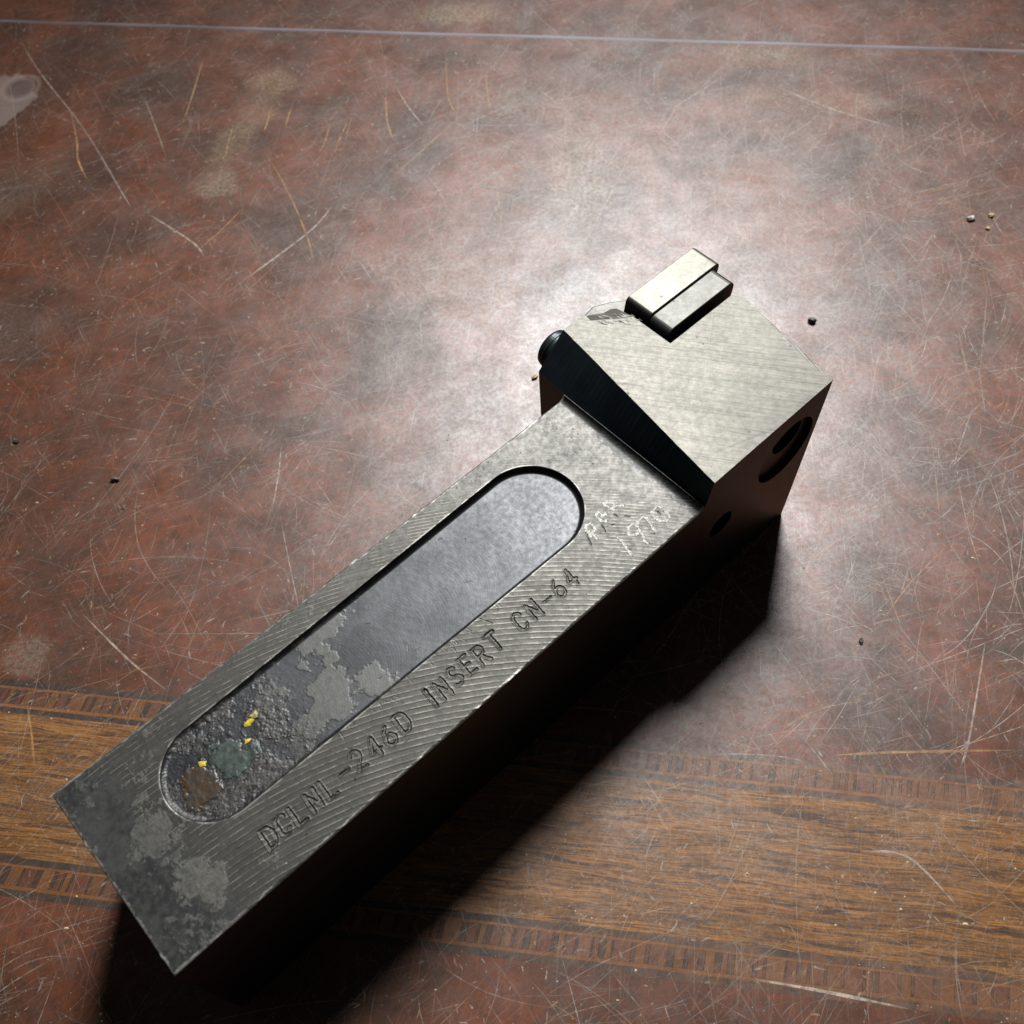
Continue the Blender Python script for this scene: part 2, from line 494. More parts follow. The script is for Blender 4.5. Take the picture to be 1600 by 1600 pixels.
def vnoise(x, y, cell, seed, octaves=4, gain=0.55):
    """fractal value noise on numpy arrays, about -1..1"""
    out = np.zeros_like(x)
    amp, tot = 1.0, 0.0
    for o_ in range(octaves):
        r = np.random.default_rng(seed * 31 + o_)
        lat = r.random((256, 256)) * 2 - 1
        u, v = x / cell + 57.3, y / cell + 91.7
        iu, iv = np.floor(u).astype(int), np.floor(v).astype(int)
        fu, fv = u - iu, v - iv
        fu, fv = fu * fu * (3 - 2 * fu), fv * fv * (3 - 2 * fv)
        iu, iv = iu % 255, iv % 255
        a = lat[iu, iv] * (1 - fu) + lat[iu + 1, iv] * fu
        b = lat[iu, iv + 1] * (1 - fu) + lat[iu + 1, iv + 1] * fu
        out += amp * (a * (1 - fv) + b * fv)
        tot += amp
        amp *= gain
        cell *= 0.5
    return out / tot * 1.6

def sstep(v, a, b):
    t = np.clip((v - a) / (b - a), 0, 1)
    return t * t * (3 - 2 * t)

# -- strokes of the stamped and the hand-engraved characters (millimetres on the shank's upper face)
def arc(cx, cy, rx, ry, a0, a1, n=9):
    return [(cx + rx * math.cos(math.radians(a0 + (a1 - a0) * i / n)), cy + ry * math.sin(math.radians(a0 + (a1 - a0) * i / n))) for i in range(n + 1)]
GLYPH = {   # unit box: x 0..0.6, y 0..1
    'D': [[(0, 0), (0, 1)], [(0, 1), (0.25, 1)] + arc(0.25, 0.62, 0.33, 0.38, 90, 0, 6) + arc(0.25, 0.38, 0.33, 0.38, 0, -90, 6) + [(0, 0)]],
    'C': [arc(0.3, 0.68, 0.28, 0.32, 20, 180, 8) + arc(0.3, 0.32, 0.28, 0.32, 180, 340, 8)],
    'L': [[(0, 1), (0, 0), (0.52, 0)]],
    'N': [[(0, 0), (0, 1), (0.56, 0), (0.56, 1)]],
    '-': [[(0.02, 0.48), (0.56, 0.48)]],
    '2': [arc(0.28, 0.7, 0.27, 0.3, 160, -20, 8) + [(0.0, 0.0), (0.56, 0.0)]],
    '4': [[(0.44, 0), (0.44, 1), (0.0, 0.3), (0.6, 0.3)]],
    '6': [[(0.42, 1.0), (0.2, 0.8), (0.03, 0.45)] + arc(0.3, 0.3, 0.28, 0.29, 160, 520, 16)],
    'I': [[(0.28, 0), (0.28, 1)]],
    'S': [arc(0.29, 0.75, 0.26, 0.25, 30, 270, 8) + arc(0.29, 0.25, 0.28, 0.25, 90, -150, 8)],
    'E': [[(0.52, 1), (0, 1), (0, 0), (0.52, 0)], [(0, 0.52), (0.42, 0.52)]],
    'R': [[(0, 0), (0, 1), (0.3, 1)] + arc(0.3, 0.75, 0.26, 0.25, 90, -90, 7) + [(0, 0.5)], [(0.26, 0.5), (0.58, 0)]],
    'T': [[(0, 1), (0.6, 1)], [(0.3, 1), (0.3, 0)]],
}
STAMP = [('D', 22.76, 7.02, 1), ('C', 25.51, 7.1, 1), ('L', 28.5, 6.9, 1), ('N', 31.6, 6.9, 1), ('L', 34.75, 6.9, 1), ('-', 38.28, 7.15, 1.1),
         ('2', 41.1, 7.2, 0.8), ('4', 44.4, 6.95, 1.1), ('6', 47.5, 6.8, 0.9), ('D', 50.78, 7.1, 1),
         ('I', 57.14, 7.15, 1.7), ('N', 59.72, 7.0, 1), ('S', 62.77, 7.25, 0.9), ('E', 65.85, 7.4, 1), ('R', 68.74, 7.1, 1), ('T', 72.13, 7.45, 1.5),
         ('C', 78.1, 7.1, 1), ('N', 81.49, 7.15, 1), ('-', 84.71, 6.95, 0.9), ('6', 87.5, 7.1, 0.9), ('4', 90.6, 7.1, 0.9)]
CAP = 3.6
stamped = []                      # (character, strokes in mm, weight)
for ch, cx, cy, wgt in STAMP:
    tilt = 0.075
    st = []
    for s in GLYPH[ch]:
        st.append([(cx + (gx - 0.29) * CAP * 0.86 + (gy - 0.5) * CAP * tilt, cy + (gy - 0.5) * CAP) for gx, gy in s])
    stamped.append((ch, st, wgt))
SCRIBED = [   # hand-engraved letters and the number 1970
    ("engraved_letter", [[(99.63, 10.44), (99.93, 12.12), (100.51, 13.03), (101.55, 13.0), (101.82, 11.99), (101.3, 11.26), (100.04, 11.27), (100.11, 12.19)], [(100.39, 11.42), (100.13, 9.47)]], 0.75),
    ("engraved_letter", [[(104.24, 10.99), (103.55, 11.79), (103.6, 13.12), (103.82, 13.66), (104.45, 13.54), (104.73, 12.64), (103.94, 12.28)], [(104.06, 12.29), (105.06, 12.44), (105.85, 12.04)]], 0.9),
    ("engraved_letter", [[(106.98, 11.56), (106.74, 12.81), (106.54, 13.89), (106.76, 14.32), (107.47, 14.06), (108.0, 12.97), (107.69, 12.25), (106.96, 12.6)], [(107.59, 12.36), (108.21, 12.12), (109.04, 11.23)]], 0.9),
    ("engraved_digit", [[(103.07, 7.32), (103.08, 6.09), (102.6, 4.39), (102.23, 2.6)]], 1),
    ("engraved_digit", [[(107.62, 6.31), (107.19, 7.35), (106.13, 7.27), (105.04, 6.12), (105.88, 5.06), (107.19, 5.49), (107.62, 6.31)], [(107.13, 5.43), (106.86, 4.35), (106.04, 2.96), (106.25, 2.14)]], 1),
    ("engraved_digit", [[(107.62, 6.31), (108.26, 6.92), (110.09, 7.0), (109.87, 5.34), (109.26, 3.95), (109.22, 2.89)]], 1.1),
    ("engraved_digit", [[(113.45, 6.84), (111.62, 6.37), (111.16, 5.32), (111.39, 4.1), (112.14, 3.36), (113.33, 3.44), (113.69, 4.59), (113.83, 5.96), (113.45, 6.84)]], 1.1)]
DARKS = [[(99.57, 11.97), (98.91, 10.67), (98.42, 9.44)], [(102.92, 11.17), (102.61, 10.23), (102.32, 9.53)], [(106.29, 11.1), (106.34, 10.3)],
         [(107.44, 9.47), (107.96, 8.71)], [(98.82, 14.32), (98.88, 13.52)], [(108.22, 3.38), (108.58, 2.9)], [(104.31, 9.8), (104.87, 9.5)],
         [(112.6, 5.9), (112.5, 5.0)]]

# -- the shank: its upper face is one fine relief (milling ridges, slot, stamped and engraved strokes, crust)
LX, LY, LZ = 119.1, 38.1, 38.1
dx, dy = 0.1, 0.06
nx, ny = int(round(LX / dx)) + 1, int(round(LY / dy)) + 1
gx = np.linspace(0, LX, nx)
gy = np.linspace(0.01, LY, ny)
X, Y = np.meshgrid(gx, gy, indexing='ij')
n1 = vnoise(X, Y, 9, 1)
n2 = vnoise(X, Y, 2.2, 2)
n3 = vnoise(X, Y, 0.5, 3, 3)
n4 = vnoise(X, Y, 5, 4, 5, 0.65)
n5 = vnoise(X, Y, 1.1, 5, 4, 0.7)

# slot with round ends
t = np.clip(X, 22.8, 95.4)
Rs = 9.25 + (t - 20) * 0.0155
D_slot = Rs - np.hypot(X - t, Y - 22.95)                    # >0 inside
inside = sstep(D_slot, -0.06, 0.10)
depth = 0.55 + 0.75 * sstep(X, 12, 70)
wall = 1 - (1 - np.clip(D_slot / 1.15, 0, 1)) ** 2.4
Z_slot = -depth * wall * (D_slot > 0)

# milling marks: concentric cusps of a large cutter, wider towards the tail
r = np.hypot(X - 5.4, Y + 79.9) + 0.05 * n1
rr = np.linspace(60, 170, 4000)
sp = np.interp(rr, [60, 112, 122, 130, 145, 170], [1.12, 1.10, 0.98, 0.76, 0.66, 0.6])
ph = np.interp(r, rr, np.cumsum(1 / sp) * (rr[1] - rr[0]))
fr = ph - np.floor(ph)
cusp = (2 * np.abs(fr - 0.5)) ** 5.0                        # sharp ridge at fr = 0/1
line_id = np.floor(ph + 0.5).astype(int) % 997
lamp_rand = np.random.default_rng(5).uniform(0.55, 1.25, 997)[line_id]
amp = np.interp(r, [60, 112, 128, 140, 150], [0.074, 0.066, 0.044, 0.026, 0.015]) * lamp_rand
worn = sstep(X + 3.0 * n4 + 0.10 * (Y - 19), 7.0, 15.0)     # the tail end is worn and grimy
amp = amp * (0.12 + 0.88 * worn) * (0.75 + 0.35 * n2)
Z = LZ + cusp * amp
Z += 0.004 * n3 + 0.004 * n5
Z = Z * (1 - inside) + inside * (LZ + Z_slot + 0.006 * n5)

# thin grey film (old paint) with ragged, raised edges
f0 = vnoise(X, Y, 6.0, 11, 6, 0.62)
reg_a = np.exp(-((X - 12.0) / 5.6) ** 2 - ((Y - 8.8) / 5.2) ** 2)
reg_c = np.exp(-((X - 8.0) / 6.5) ** 2 - ((Y - 21.0) / 8.0) ** 2)
film_a = np.maximum(sstep(0.75 * f0 + 0.30 * n5 + 1.45 * reg_a - 0.88, -0.10, 0.14),
                    0.8 * sstep(0.9 * f0 + 0.45 * n5 + 0.85 * reg_c - 0.74, -0.10, 0.15))
film_a = np.maximum(film_a, 0.6 * sstep(0.8 * f0 + 0.6 * n5 - 0.5, -0.06, 0.12) * (1 - sstep(X, 12, 24))) * (1 - inside)
reg_b = sstep(X, 28, 40) * (1 - sstep(X, 56, 64)) * inside
film_b = 0.55 * sstep(f0 * 0.9 + 0.5 * n4 + 0.25 * sstep(-X, -62, -38) + 0.3 * np.exp(-((Y - 17) / 5) ** 2) - 0.32, -0.05, 0.12) * reg_b * sstep(D_slot, 0.2, 0.6)
Z += 0.035 * film_a * (1 + 0.3 * n3) + 0.05 * film_b
# crust in the tail end of the slot
cr = inside * sstep(D_slot, 0.1, 0.5) * (1 - sstep(X + 3.5 * n4, 33, 42))
hollow = np.exp(-((X - 22.5) / 7.2) ** 4 - ((Y - 23.5) / 5.0) ** 4)
crust = cr * np.clip(1 - 0.9 * hollow, 0, 1) * sstep(n4 * 0.8 + n5 * 0.4 + 0.25, 0.0, 0.35)
gr = vnoise(X, Y, 0.7, 21, 4, 0.8)
Z += crust * (0.07 + (0.018 + 0.04 * sstep(n2, -0.1, 0.5)) * gr + 0.02 * n3) + 0.02 * cr * gr
# line of grit along the slot's upper wall and rim
grit = sstep(np.abs(D_slot - 0.35), 0.45, 0.1) * sstep(n5, 0.1, 0.7)
Z += grit * 0.05 * gr * (X < 70)

# strokes
def seg_dist(P, a, b):
    a, b = np.array(a), np.array(b)
    d = b - a
    L = max(d @ d, 1e-9)
    tt = np.clip(((P[..., 0] - a[0]) * d[0] + (P[..., 1] - a[1]) * d[1]) / L, 0, 1)
    return np.hypot(P[..., 0] - a[0] - tt * d[0], P[..., 1] - a[1] - tt * d[1])
def groove(strokes, half, deep, lip, rough=0.0):
    xs = [q[0] for s in strokes for q in s]
    ys = [q[1] for s in strokes for q in s]
    i0, i1 = max(0, int((min(xs) - 1) / dx)), min(nx, int((max(xs) + 1) / dx) + 2)
    j0, j1 = max(0, int((min(ys) - 1) / dy)), min(ny, int((max(ys) + 1) / dy) + 2)
    P = np.stack([X[i0:i1, j0:j1], Y[i0:i1, j0:j1]], -1)
    D = np.full(P.shape[:2], 9.0)
    for s in strokes:
        for a, b in zip(s[:-1], s[1:]):
            D = np.minimum(D, seg_dist(P, a, b))
    if rough:
        D = D + rough * n3[i0:i1, j0:j1]
    g = -deep * (1 - sstep(D, half * 0.35, half)) + lip * np.exp(-((D - half * 1.25) / (half * 0.32)) ** 2)
    Z[i0:i1, j0:j1] += g
for ch, st, wgt in stamped:
    groove(st, 0.285 + 0.07 * (wgt - 1), 0.15 * wgt, 0.045 * wgt, 0.10)
for nm, st, wgt in SCRIBED:
    groove(st, 0.20, 0.03 * wgt, 0.012, 0.10)
for s in DARKS:
    groove([s], 0.14, 0.09, 0.01, 0.06)
# a few nicks beside the slot and along the ridges
nr = random.Random(3)
for k in range(26):
    x0 = nr.uniform(40, 82)
    y0 = 13.2 + nr.uniform(-1.4, 0.2)
    groove([[(x0, y0), (x0 + nr.uniform(-0.5, 0.6), y0 - nr.uniform(0.3, 1.6))]], 0.10, 0.035, 0.012)
groove([[(73.2, 12.6), (74.3, 10.2)]], 0.12, 0.05, 0.02)
for k in range(50):
    x0, y0 = nr.uniform(2, 116), nr.uniform(1, 37)
    a = nr.uniform(0, 6.3)
    L = nr.uniform(0.2, 1.5)
    groove([[(x0, y0), (x0 + L * math.cos(a), y0 + L * math.sin(a))]], 0.08, nr.uniform(0.015, 0.05), 0.008)

# rounded, slightly nicked border and the fillet up to the head
def border(d, b):
    return np.where(d < b, (b - d) ** 2 / b * 0.75, 0)
jit = 0.08 * vnoise(X, Y, 1.0, 31, 3) + 0.9 * np.clip(vnoise(X, Y, 2.4, 32, 2) - 0.6, 0, 1)
for dd in (X, Y - 0.01, LY - Y):
    Z -= border(dd + jit * 0.6, 0.42)
rf = 1.6
e = np.clip((X - (LX - rf)) / rf, 0, 0.985)
Z += (rf - np.sqrt(rf * rf - (e * rf) ** 2)) * 0.9

verts = np.stack([X, Y, Z], -1).reshape(-1, 3)
idx = np.arange(nx * ny).reshape(nx, ny)
quads = np.stack([idx[:-1, :-1], idx[1:, :-1], idx[1:, 1:], idx[:-1, 1:]], -1).reshape(-1, 4)
loop = np.concatenate([idx[:, 0], idx[-1, 1:], idx[-2::-1, -1], idx[0, -2:0:-1]])
vb = verts[loop].copy()
vb[:, 2] = 0.03
nb = len(verts)
bot = nb + np.arange(len(loop))
side = np.stack([loop, bot, np.roll(bot, -1), np.roll(loop, -1)], -1)
allv = np.concatenate([verts, vb]) * S
allq = np.concatenate([quads, side])
me = bpy.data.meshes.new("shank")
me.vertices.add(len(allv))
me.vertices.foreach_set("co", allv.astype(np.float32).ravel())
me.loops.add(allq.size)
me.loops.foreach_set("vertex_index", allq.astype(np.int32).ravel())
me.polygons.add(len(allq))
me.polygons.foreach_set("loop_start", np.arange(0, allq.size, 4, dtype=np.int32))
sm = np.ones(len(allq), bool)
sm[len(quads):] = False
me.polygons.foreach_set("use_smooth", sm)
me.update(calc_edges=True)
def put_attr(name, arr):
    a = me.attributes.new(name, 'FLOAT', 'POINT')
    v = np.zeros(len(allv), np.float32)
    v[:nb] = arr.ravel()
    a.data.foreach_set("value", v)
put_attr("slot", inside)
put_attr("film", np.clip(film_a + film_b, 0, 1))
put_attr("crust", np.clip(crust + 0.6 * grit * (X < 70), 0, 1))
grime = (1 - worn) * (1 - inside) * (0.55 + 0.45 * sstep(n4, -0.3, 0.3))
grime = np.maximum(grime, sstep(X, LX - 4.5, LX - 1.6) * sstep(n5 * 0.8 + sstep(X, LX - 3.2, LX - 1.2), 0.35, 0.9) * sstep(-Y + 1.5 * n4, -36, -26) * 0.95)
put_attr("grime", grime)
put_attr("trough", (1 - cusp) * (1 - inside) * sstep(amp, 0.006, 0.03))
edge_d = np.minimum(np.minimum(X, Y), LY - Y)
rim = np.exp(-((D_slot + 0.08) / 0.16) ** 2) * sstep(n2, -0.5, 0.3)
put_attr("edge", np.clip(sstep(edge_d + 0.25 * n5, 0.55, 0.12) + 0.8 * rim + 0.9 * sstep(cusp, 0.45, 0.9) * (1 - inside) * sstep(amp, 0.01, 0.03) * sstep(n2 + 0.5 * n5, -0.4, 0.5), 0, 1))
shank = bpy.data.objects.new("shank", me)
link(shank, root)

# -- steel materials
def steel(name, base, dark, rough, brush=None, metal=0.85, attrs=False, arcs=False, wear_spots=True, bump_amt=0.25, grain=1.0):
    N = Nodes(name)
    p = N.coords(root)
    a = N.noise(p, 0.12, 5, 0.6)
    b = N.noise(p, 0.9, 4, 0.65)
    f = N.noise(p, 3.0, 2, 0.6)
    c = N.mix(N.step(a, 0.3, 0.7), base, dark)
    c = N.mix(N.step(b, 0.5, 0.72, 0, 0.16 * grain), c, tuple(x * 0.55 for x in dark[:3]) + (1,))
    c = N.mix(N.step(f, 0.58, 0.75, 0, 0.22 * grain), c, tuple(min(1, x * 1.35) for x in base[:3]) + (1,))
    rg = N.m('ADD', N.step(b, 0.3, 0.7, rough - 0.04 * grain, rough + 0.05 * grain), N.m('MULTIPLY', f, 0.04))
    hgt = N.m('ADD', N.m('MULTIPLY', b, 0.25 * grain), N.m('MULTIPLY', f, 0.18 * grain))
    if brush:
        for ang, sx, sy, k in brush:
            st = N.noise(N.mapping(p, ang, (sx, sy, 1)), 1.0, 4, 0.65, 0.1)
            hgt = N.m('ADD', hgt, N.m('MULTIPLY', st, k))
            c = N.mix(N.step(st, 0.48, 0.68, 0, min(0.5, 0.42 * k)), c, tuple(x * 0.5 for x in dark[:3]) + (1,))
    if wear_spots:
        v = N.voro(p, 0.28)
        c = N.mix(N.step(v.outputs['Distance'], 0.05, 0.11, 0.8, 0.0), c, (0.02, 0.018, 0.015, 1))
    mt = metal
    if attrs:
        slot, film, crust, gr_, tr, edge = (N.attr(x) for x in ("slot", "film", "crust", "grime", "trough", "edge"))
        c = N.mix(N.m('MULTIPLY', tr, 0.55), c, lin(56, 54, 48))
        cs = N.mix(N.step(N.noise(p, 0.1, 5, 0.6, 0.5), 0.35, 0.65), lin(62, 62, 63), lin(50, 50, 51))
        cs = N.mix(N.step(b, 0.5, 0.75, 0, 0.2), cs, lin(42, 42, 43))
        c = N.mix(slot, c, cs)
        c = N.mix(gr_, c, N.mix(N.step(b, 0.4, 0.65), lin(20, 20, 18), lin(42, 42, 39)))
        c = N.mix(N.m('MULTIPLY', edge, 0.6), c, lin(172, 169, 160))
        film = N.m('MULTIPLY', film, N.step(N.noise(p, 0.7, 6, 0.75), 0.3, 0.58, 0.35, 0.95))
        c = N.mix(film, c, N.mix(N.step(f, 0.4, 0.7), lin(88, 86, 79), lin(74, 72, 67)))
        cc = N.mix(N.step(N.noise(p, 1.6, 5, 0.7), 0.4, 0.65), lin(34, 32, 31), lin(72, 68, 63))
        c = N.mix(crust, c, cc)
        mt = N.m('MULTIPLY', N.m('SUBTRACT', 1.0, N.m('MAXIMUM', N.m('MULTIPLY', film, 0.9), N.m('MAXIMUM', N.m('MULTIPLY', gr_, 0.85), N.m('MULTIPLY', crust, 0.8)))), metal, clamp=True)
        rg = N.m('ADD', rg, N.m('MULTIPLY', film, 0.08))
        rg = N.m('SUBTRACT', rg, N.m('MULTIPLY', crust, -0.06))
        rg = N.m('SUBTRACT', rg, N.m('MULTIPLY', slot, 0.10))
        # swirl left by the end mill on the slot floor
        xyz = N.n('ShaderNodeSeparateXYZ')
        N.put(xyz.inputs[0], p)
        yy = N.m('SUBTRACT', xyz.outputs[1], 22.95)
        cx = N.m('SQRT', N.m('MAXIMUM', N.m('SUBTRACT', 115.0, N.m('MULTIPLY', yy, yy)), 1.0))
        ph_ = N.m('ADD', N.m('SUBTRACT', xyz.outputs[0], cx), N.m('MULTIPLY', a, 0.6))
        sw = N.m('SINE', N.m('MULTIPLY', ph_, 11.0))
        sw2 = N.m('SINE', N.m('MULTIPLY', ph_, 4.3))
        sw = N.m('MULTIPLY', N.m('ADD', sw, sw2), N.m('MULTIPLY', slot, 0.05))
        hgt = N.m('ADD', hgt, sw)
    N.bsdf(c, rg, mt, N.bump(hgt, bump_amt, 0.05), 0.5)
    return N.mat

M_shank = steel("milled_steel", lin(84, 82, 78), lin(71, 70, 67), 0.49, attrs=True)
M_head = steel("ground_steel", lin(73, 71, 65), lin(64, 62, 57), 0.42, brush=((0.95, 0.035, 2.2, 1.3), (1.04, 0.03, 4.0, 0.8), (0.88, 0.05, 1.0, 0.5)), bump_amt=0.45, grain=0.5)
M_carb = steel("carbide", lin(82, 80, 72), lin(68, 66, 60), 0.40, metal=0.75, bump_amt=0.25, grain=0.5)
M_shim = steel("shim_carbide", lin(76, 75, 71), lin(63, 62, 58), 0.44, metal=0.75, bump_amt=0.25, grain=0.5)
M_black = steel("dark_steel", lin(42, 51, 57), lin(33, 40, 46), 0.38, metal=0.65, grain=0.5)  # darker steel for the sides, the back face and the screw
me.materials.append(M_shank)
me.materials.append(M_black)
mi = np.zeros(len(allq), np.int32)
mi[len(quads):] = 1
me.polygons.foreach_set('material_index', mi)

# -- the head: three-level loft, pocket and holes cut out
def densify(loop, step=1.2):
    out = []
    for i, a in enumerate(loop):
        b = loop[(i + 1) % len(loop)]
        k = max(1, int(math.hypot(b[0][0] - a[0][0], b[0][1] - a[0][1]) / step))
        for j in range(k):
            f = j / k
            out.append([[a[l][0] + (b[l][0] - a[l][0]) * f, a[l][1] + (b[l][1] - a[l][1]) * f] for l in range(3)])
    return out
HZ = 45.25
CORN = [   # top (z 45.25), middle (z 38.1), bottom
    [(120.9, 0.0), (119.1, 0.0), (119.1, 0.0)],
    [(155.5, 0.0), (154.9, 0.0), (151.8, 0.0)],
    [(157.7, 13.8), (157.2, 13.8), (154.2, 13.6)],
    [(159.6, 20.6), (159.1, 20.6), (156.2, 20.3)],
    [(160.2, 28.6), (159.6, 28.6), (156.8, 28.3)],
    [(160.4, 40.5), (159.8, 40.5), (157.0, 39.5)],
    [(141.0, 42.9), (141.0, 42.9), (141.0, 42.3)],
    [(139.0, 44.4), (139.0, 45.0), (139.0, 44.6)],
    [(136.8, 44.5), (136.8, 46.6), (136.8, 46.2)],
    [(134.2, 46.2), (134.2, 46.8), (134.2, 46.4)],
    [(132.0, 46.9), (131.8, 46.8), (131.8, 46.5)],
    [(127.6, 46.8), (120.3, 46.8), (120.3, 46.5)],
]
loop3 = densify(CORN)
jr = random.Random(11)
nv = len(loop3)
V = []
for lvl, z in ((2, 0.03), (1, 38.1), (0, HZ)):
    for q in loop3:
        j = 0.06 if lvl == 0 else 0.0
        x_, y_ = q[lvl]
        V.append((x_ + jr.uniform(-j, j), y_ + (jr.uniform(-j, j) if y_ > 0.5 else 0), z + jr.uniform(-j, j) * 0.4))
F = [tuple(range(nv - 1, -1, -1)), tuple(2 * nv + i for i in range(nv))]
for l in (0, 1):
    for i in range(nv):
        k = (i + 1) % nv
        F.append((l * nv + i, l * nv + k, (l + 1) * nv + k, (l + 1) * nv + i))
head = mesh_obj("head", V, F, M_head, root)

def cutter(verts, faces):
    return mesh_obj("cut", verts, faces, None)
def prism_xz(poly, y0, y1):
    n_ = len(poly)
    v = [(x_, y0, z_) for x_, z_ in poly] + [(x_, y1, z_) for x_, z_ in poly]
    f = [tuple(range(n_)), tuple(range(2 * n_ - 1, n_ - 1, -1))] + [(i + n_, (i + 1) % n_ + n_, (i + 1) % n_, i) for i in range(n_)]
    return v, f
def cyl_y(cx, cz, r_, y0, y1, n_=48, r1=None):
    r1 = r_ if r1 is None else r1
    v = [(cx + r_ * math.cos(6.28318 * i / n_), y0, cz + r_ * math.sin(6.28318 * i / n_)) for i in range(n_)]
    v += [(cx + r1 * math.cos(6.28318 * i / n_), y1, cz + r1 * math.sin(6.28318 * i / n_)) for i in range(n_)]
    f = [tuple(range(n_)), tuple(range(2 * n_ - 1, n_ - 1, -1))] + [(i + n_, (i + 1) % n_ + n_, (i + 1) % n_, i) for i in range(n_)]
    return v, f
cuts = []
PK = [(175.0, 60.0), (140.9, 60.0), (140.55, 47.2), (136.9, 26.5), (175.0, 26.5)]
cuts.append(cutter(*prism_xz(PK, 28.75, 70)))
cuts.append(cutter(*cyl_y(144.6, 32.4, 8.2, -5, 1.3, 64)))
cuts.append(cutter(*cyl_y(146.0, 34.4, 4.3, -4, 15, 48)))
cuts.append(cutter(*cyl_y(126.3, 24.6, 3.3, -6, 11, 48)))
# shallow bite torn out of the edge between clamp and pocket
bv = []
bf = []
BX = [(134.0, 47.6, 44.6), (142.5, 42.6, 44.15), (142.5, 37.2, 45.28), (138.5, 39.8, 45.3), (133.2, 44.6, 45.28)]
bv = [tuple(q) for q in BX] + [(133.0, 48.5, 47), (143.5, 43.0, 47), (143.5, 36.5, 47), (138.4, 39.5, 47), (132.8, 44.5, 47)]
bf = [(4, 3, 2, 1, 0), (5, 6, 7, 8, 9)] + [(i, (i + 1) % 5, (i + 1) % 5 + 5, i + 5) for i in range(5)]
cuts.append(cutter(bv, bf))
for c_ in cuts:
    bmx = bmesh.new()
    bmx.from_mesh(c_.data)
    bmesh.ops.recalc_face_normals(bmx, faces=bmx.faces)
    bmx.to_mesh(c_.data)
    bmx.free()
    m_ = head.modifiers.new("cut", 'BOOLEAN')
    m_.operation = 'DIFFERENCE'
    m_.solver = 'EXACT'
    m_.object = c_
bevelled(head, 0.28, 2, 28)
head.modifiers["edge"].use_clamp_overlap = True
dg = bpy.context.evaluated_depsgraph_get()
hm = bpy.data.meshes.new_from_object(head.evaluated_get(dg))
head.modifiers.clear()
head.data = hm
hm.name = "head"
hm.polygons.foreach_set("use_smooth", [False] * len(hm.polygons))
hm.materials.clear()
hm.materials.append(M_head)
hm.materials.append(M_black)
for q_ in hm.polygons:                                     # top gets the bright ground steel, all other faces the darker steel
    q_.material_index = 0 if (q_.normal.z > 0.9 or q_.normal.z > 0.35 and q_.center.z > 43.6 * S) else 1
for c_ in cuts:
    bpy.data.objects.remove(c_, do_unlink=True)

# -- insert, shim, clamp and screws
def rounded_rhomb(top, bot, x_right, L, lean, rad, n_=6):
    """80 degree rhombus in the x-z plane with rounded corners"""
    P = [(x_right, top), (x_right - lean, bot), (x_right - lean - L, bot), (x_right - L, top)]
    out = []
    for i in range(4):
        p0, p1, p2 = (np.array(P[(i + k) % 4], float) for k in (-1, 0, 1))
        a = (p0 - p1) / np.linalg.norm(p0 - p1)
        b_ = (p2 - p1) / np.linalg.norm(p2 - p1)
        th = math.acos(a @ b_)
        tl = rad / math.tan(th / 2)
        cen = p1 + (a + b_) / np.linalg.norm(a + b_) * rad / math.sin(th / 2)
        s0, s1 = p1 + a * tl - cen, p1 + b_ * tl - cen
        a0 = math.atan2(s0[1], s0[0])
        da = (math.atan2(s1[1], s1[0]) - a0 + math.pi) % (2 * math.pi) - math.pi
        out += [tuple(cen + rad * np.array([math.cos(a0 + da * k / n_), math.sin(a0 + da * k / n_)])) for k in range(n_ + 1)]
    return out
def slab(name, poly, y0, y1, mat, bev):
    v, f = prism_xz(poly, y0, y1)
    o_ = mesh_obj(name, v, f, mat, root)
    b_ = bmesh.new()
    b_.from_mesh(o_.data)
    bmesh.ops.recalc_face_normals(b_, faces=b_.faces)
    b_.to_mesh(o_.data)
    b_.free()
    return bevelled(o_, bev, 2, 40)
ins = slab("cutting_insert", rounded_rhomb(47.5, 27.2, 162.8, 21.4, 3.6, 1.25), 35.55, 42.4, M_carb, 0.15)
ins.rotation_euler = (0, 0, 0)
ins["label"] = "pale thick cutting insert lying on the shim"
sh = slab("shim", rounded_rhomb(47.3, 27.2, 161.2, 20.2, 3.6, 1.7), 29.9, 35.3, M_shim, 0.2)
sh["label"] = "thinner grey shim plate under the insert"
# clamp finger behind the head
P = [(133.0, 47.3), (136.0, 49.6), (139.5, 50.2), (143.0, 48.6), (147.5, 45.2), (147.5, 43.2), (141.3, 43.2), (134, 47.2)]
v = [(x_, y_, 22) for x_, y_ in P] + [(x_, y_, 40.6) for x_, y_ in P]
f = [tuple(range(7, -1, -1)), tuple(range(8, 16))] + [(i, (i + 1) % 8, (i + 1) % 8 + 8, i + 8) for i in range(8)]
cl = mesh_obj("clamp", v, f, M_shim, root)
bevelled(cl, 2.0, 5, 30)
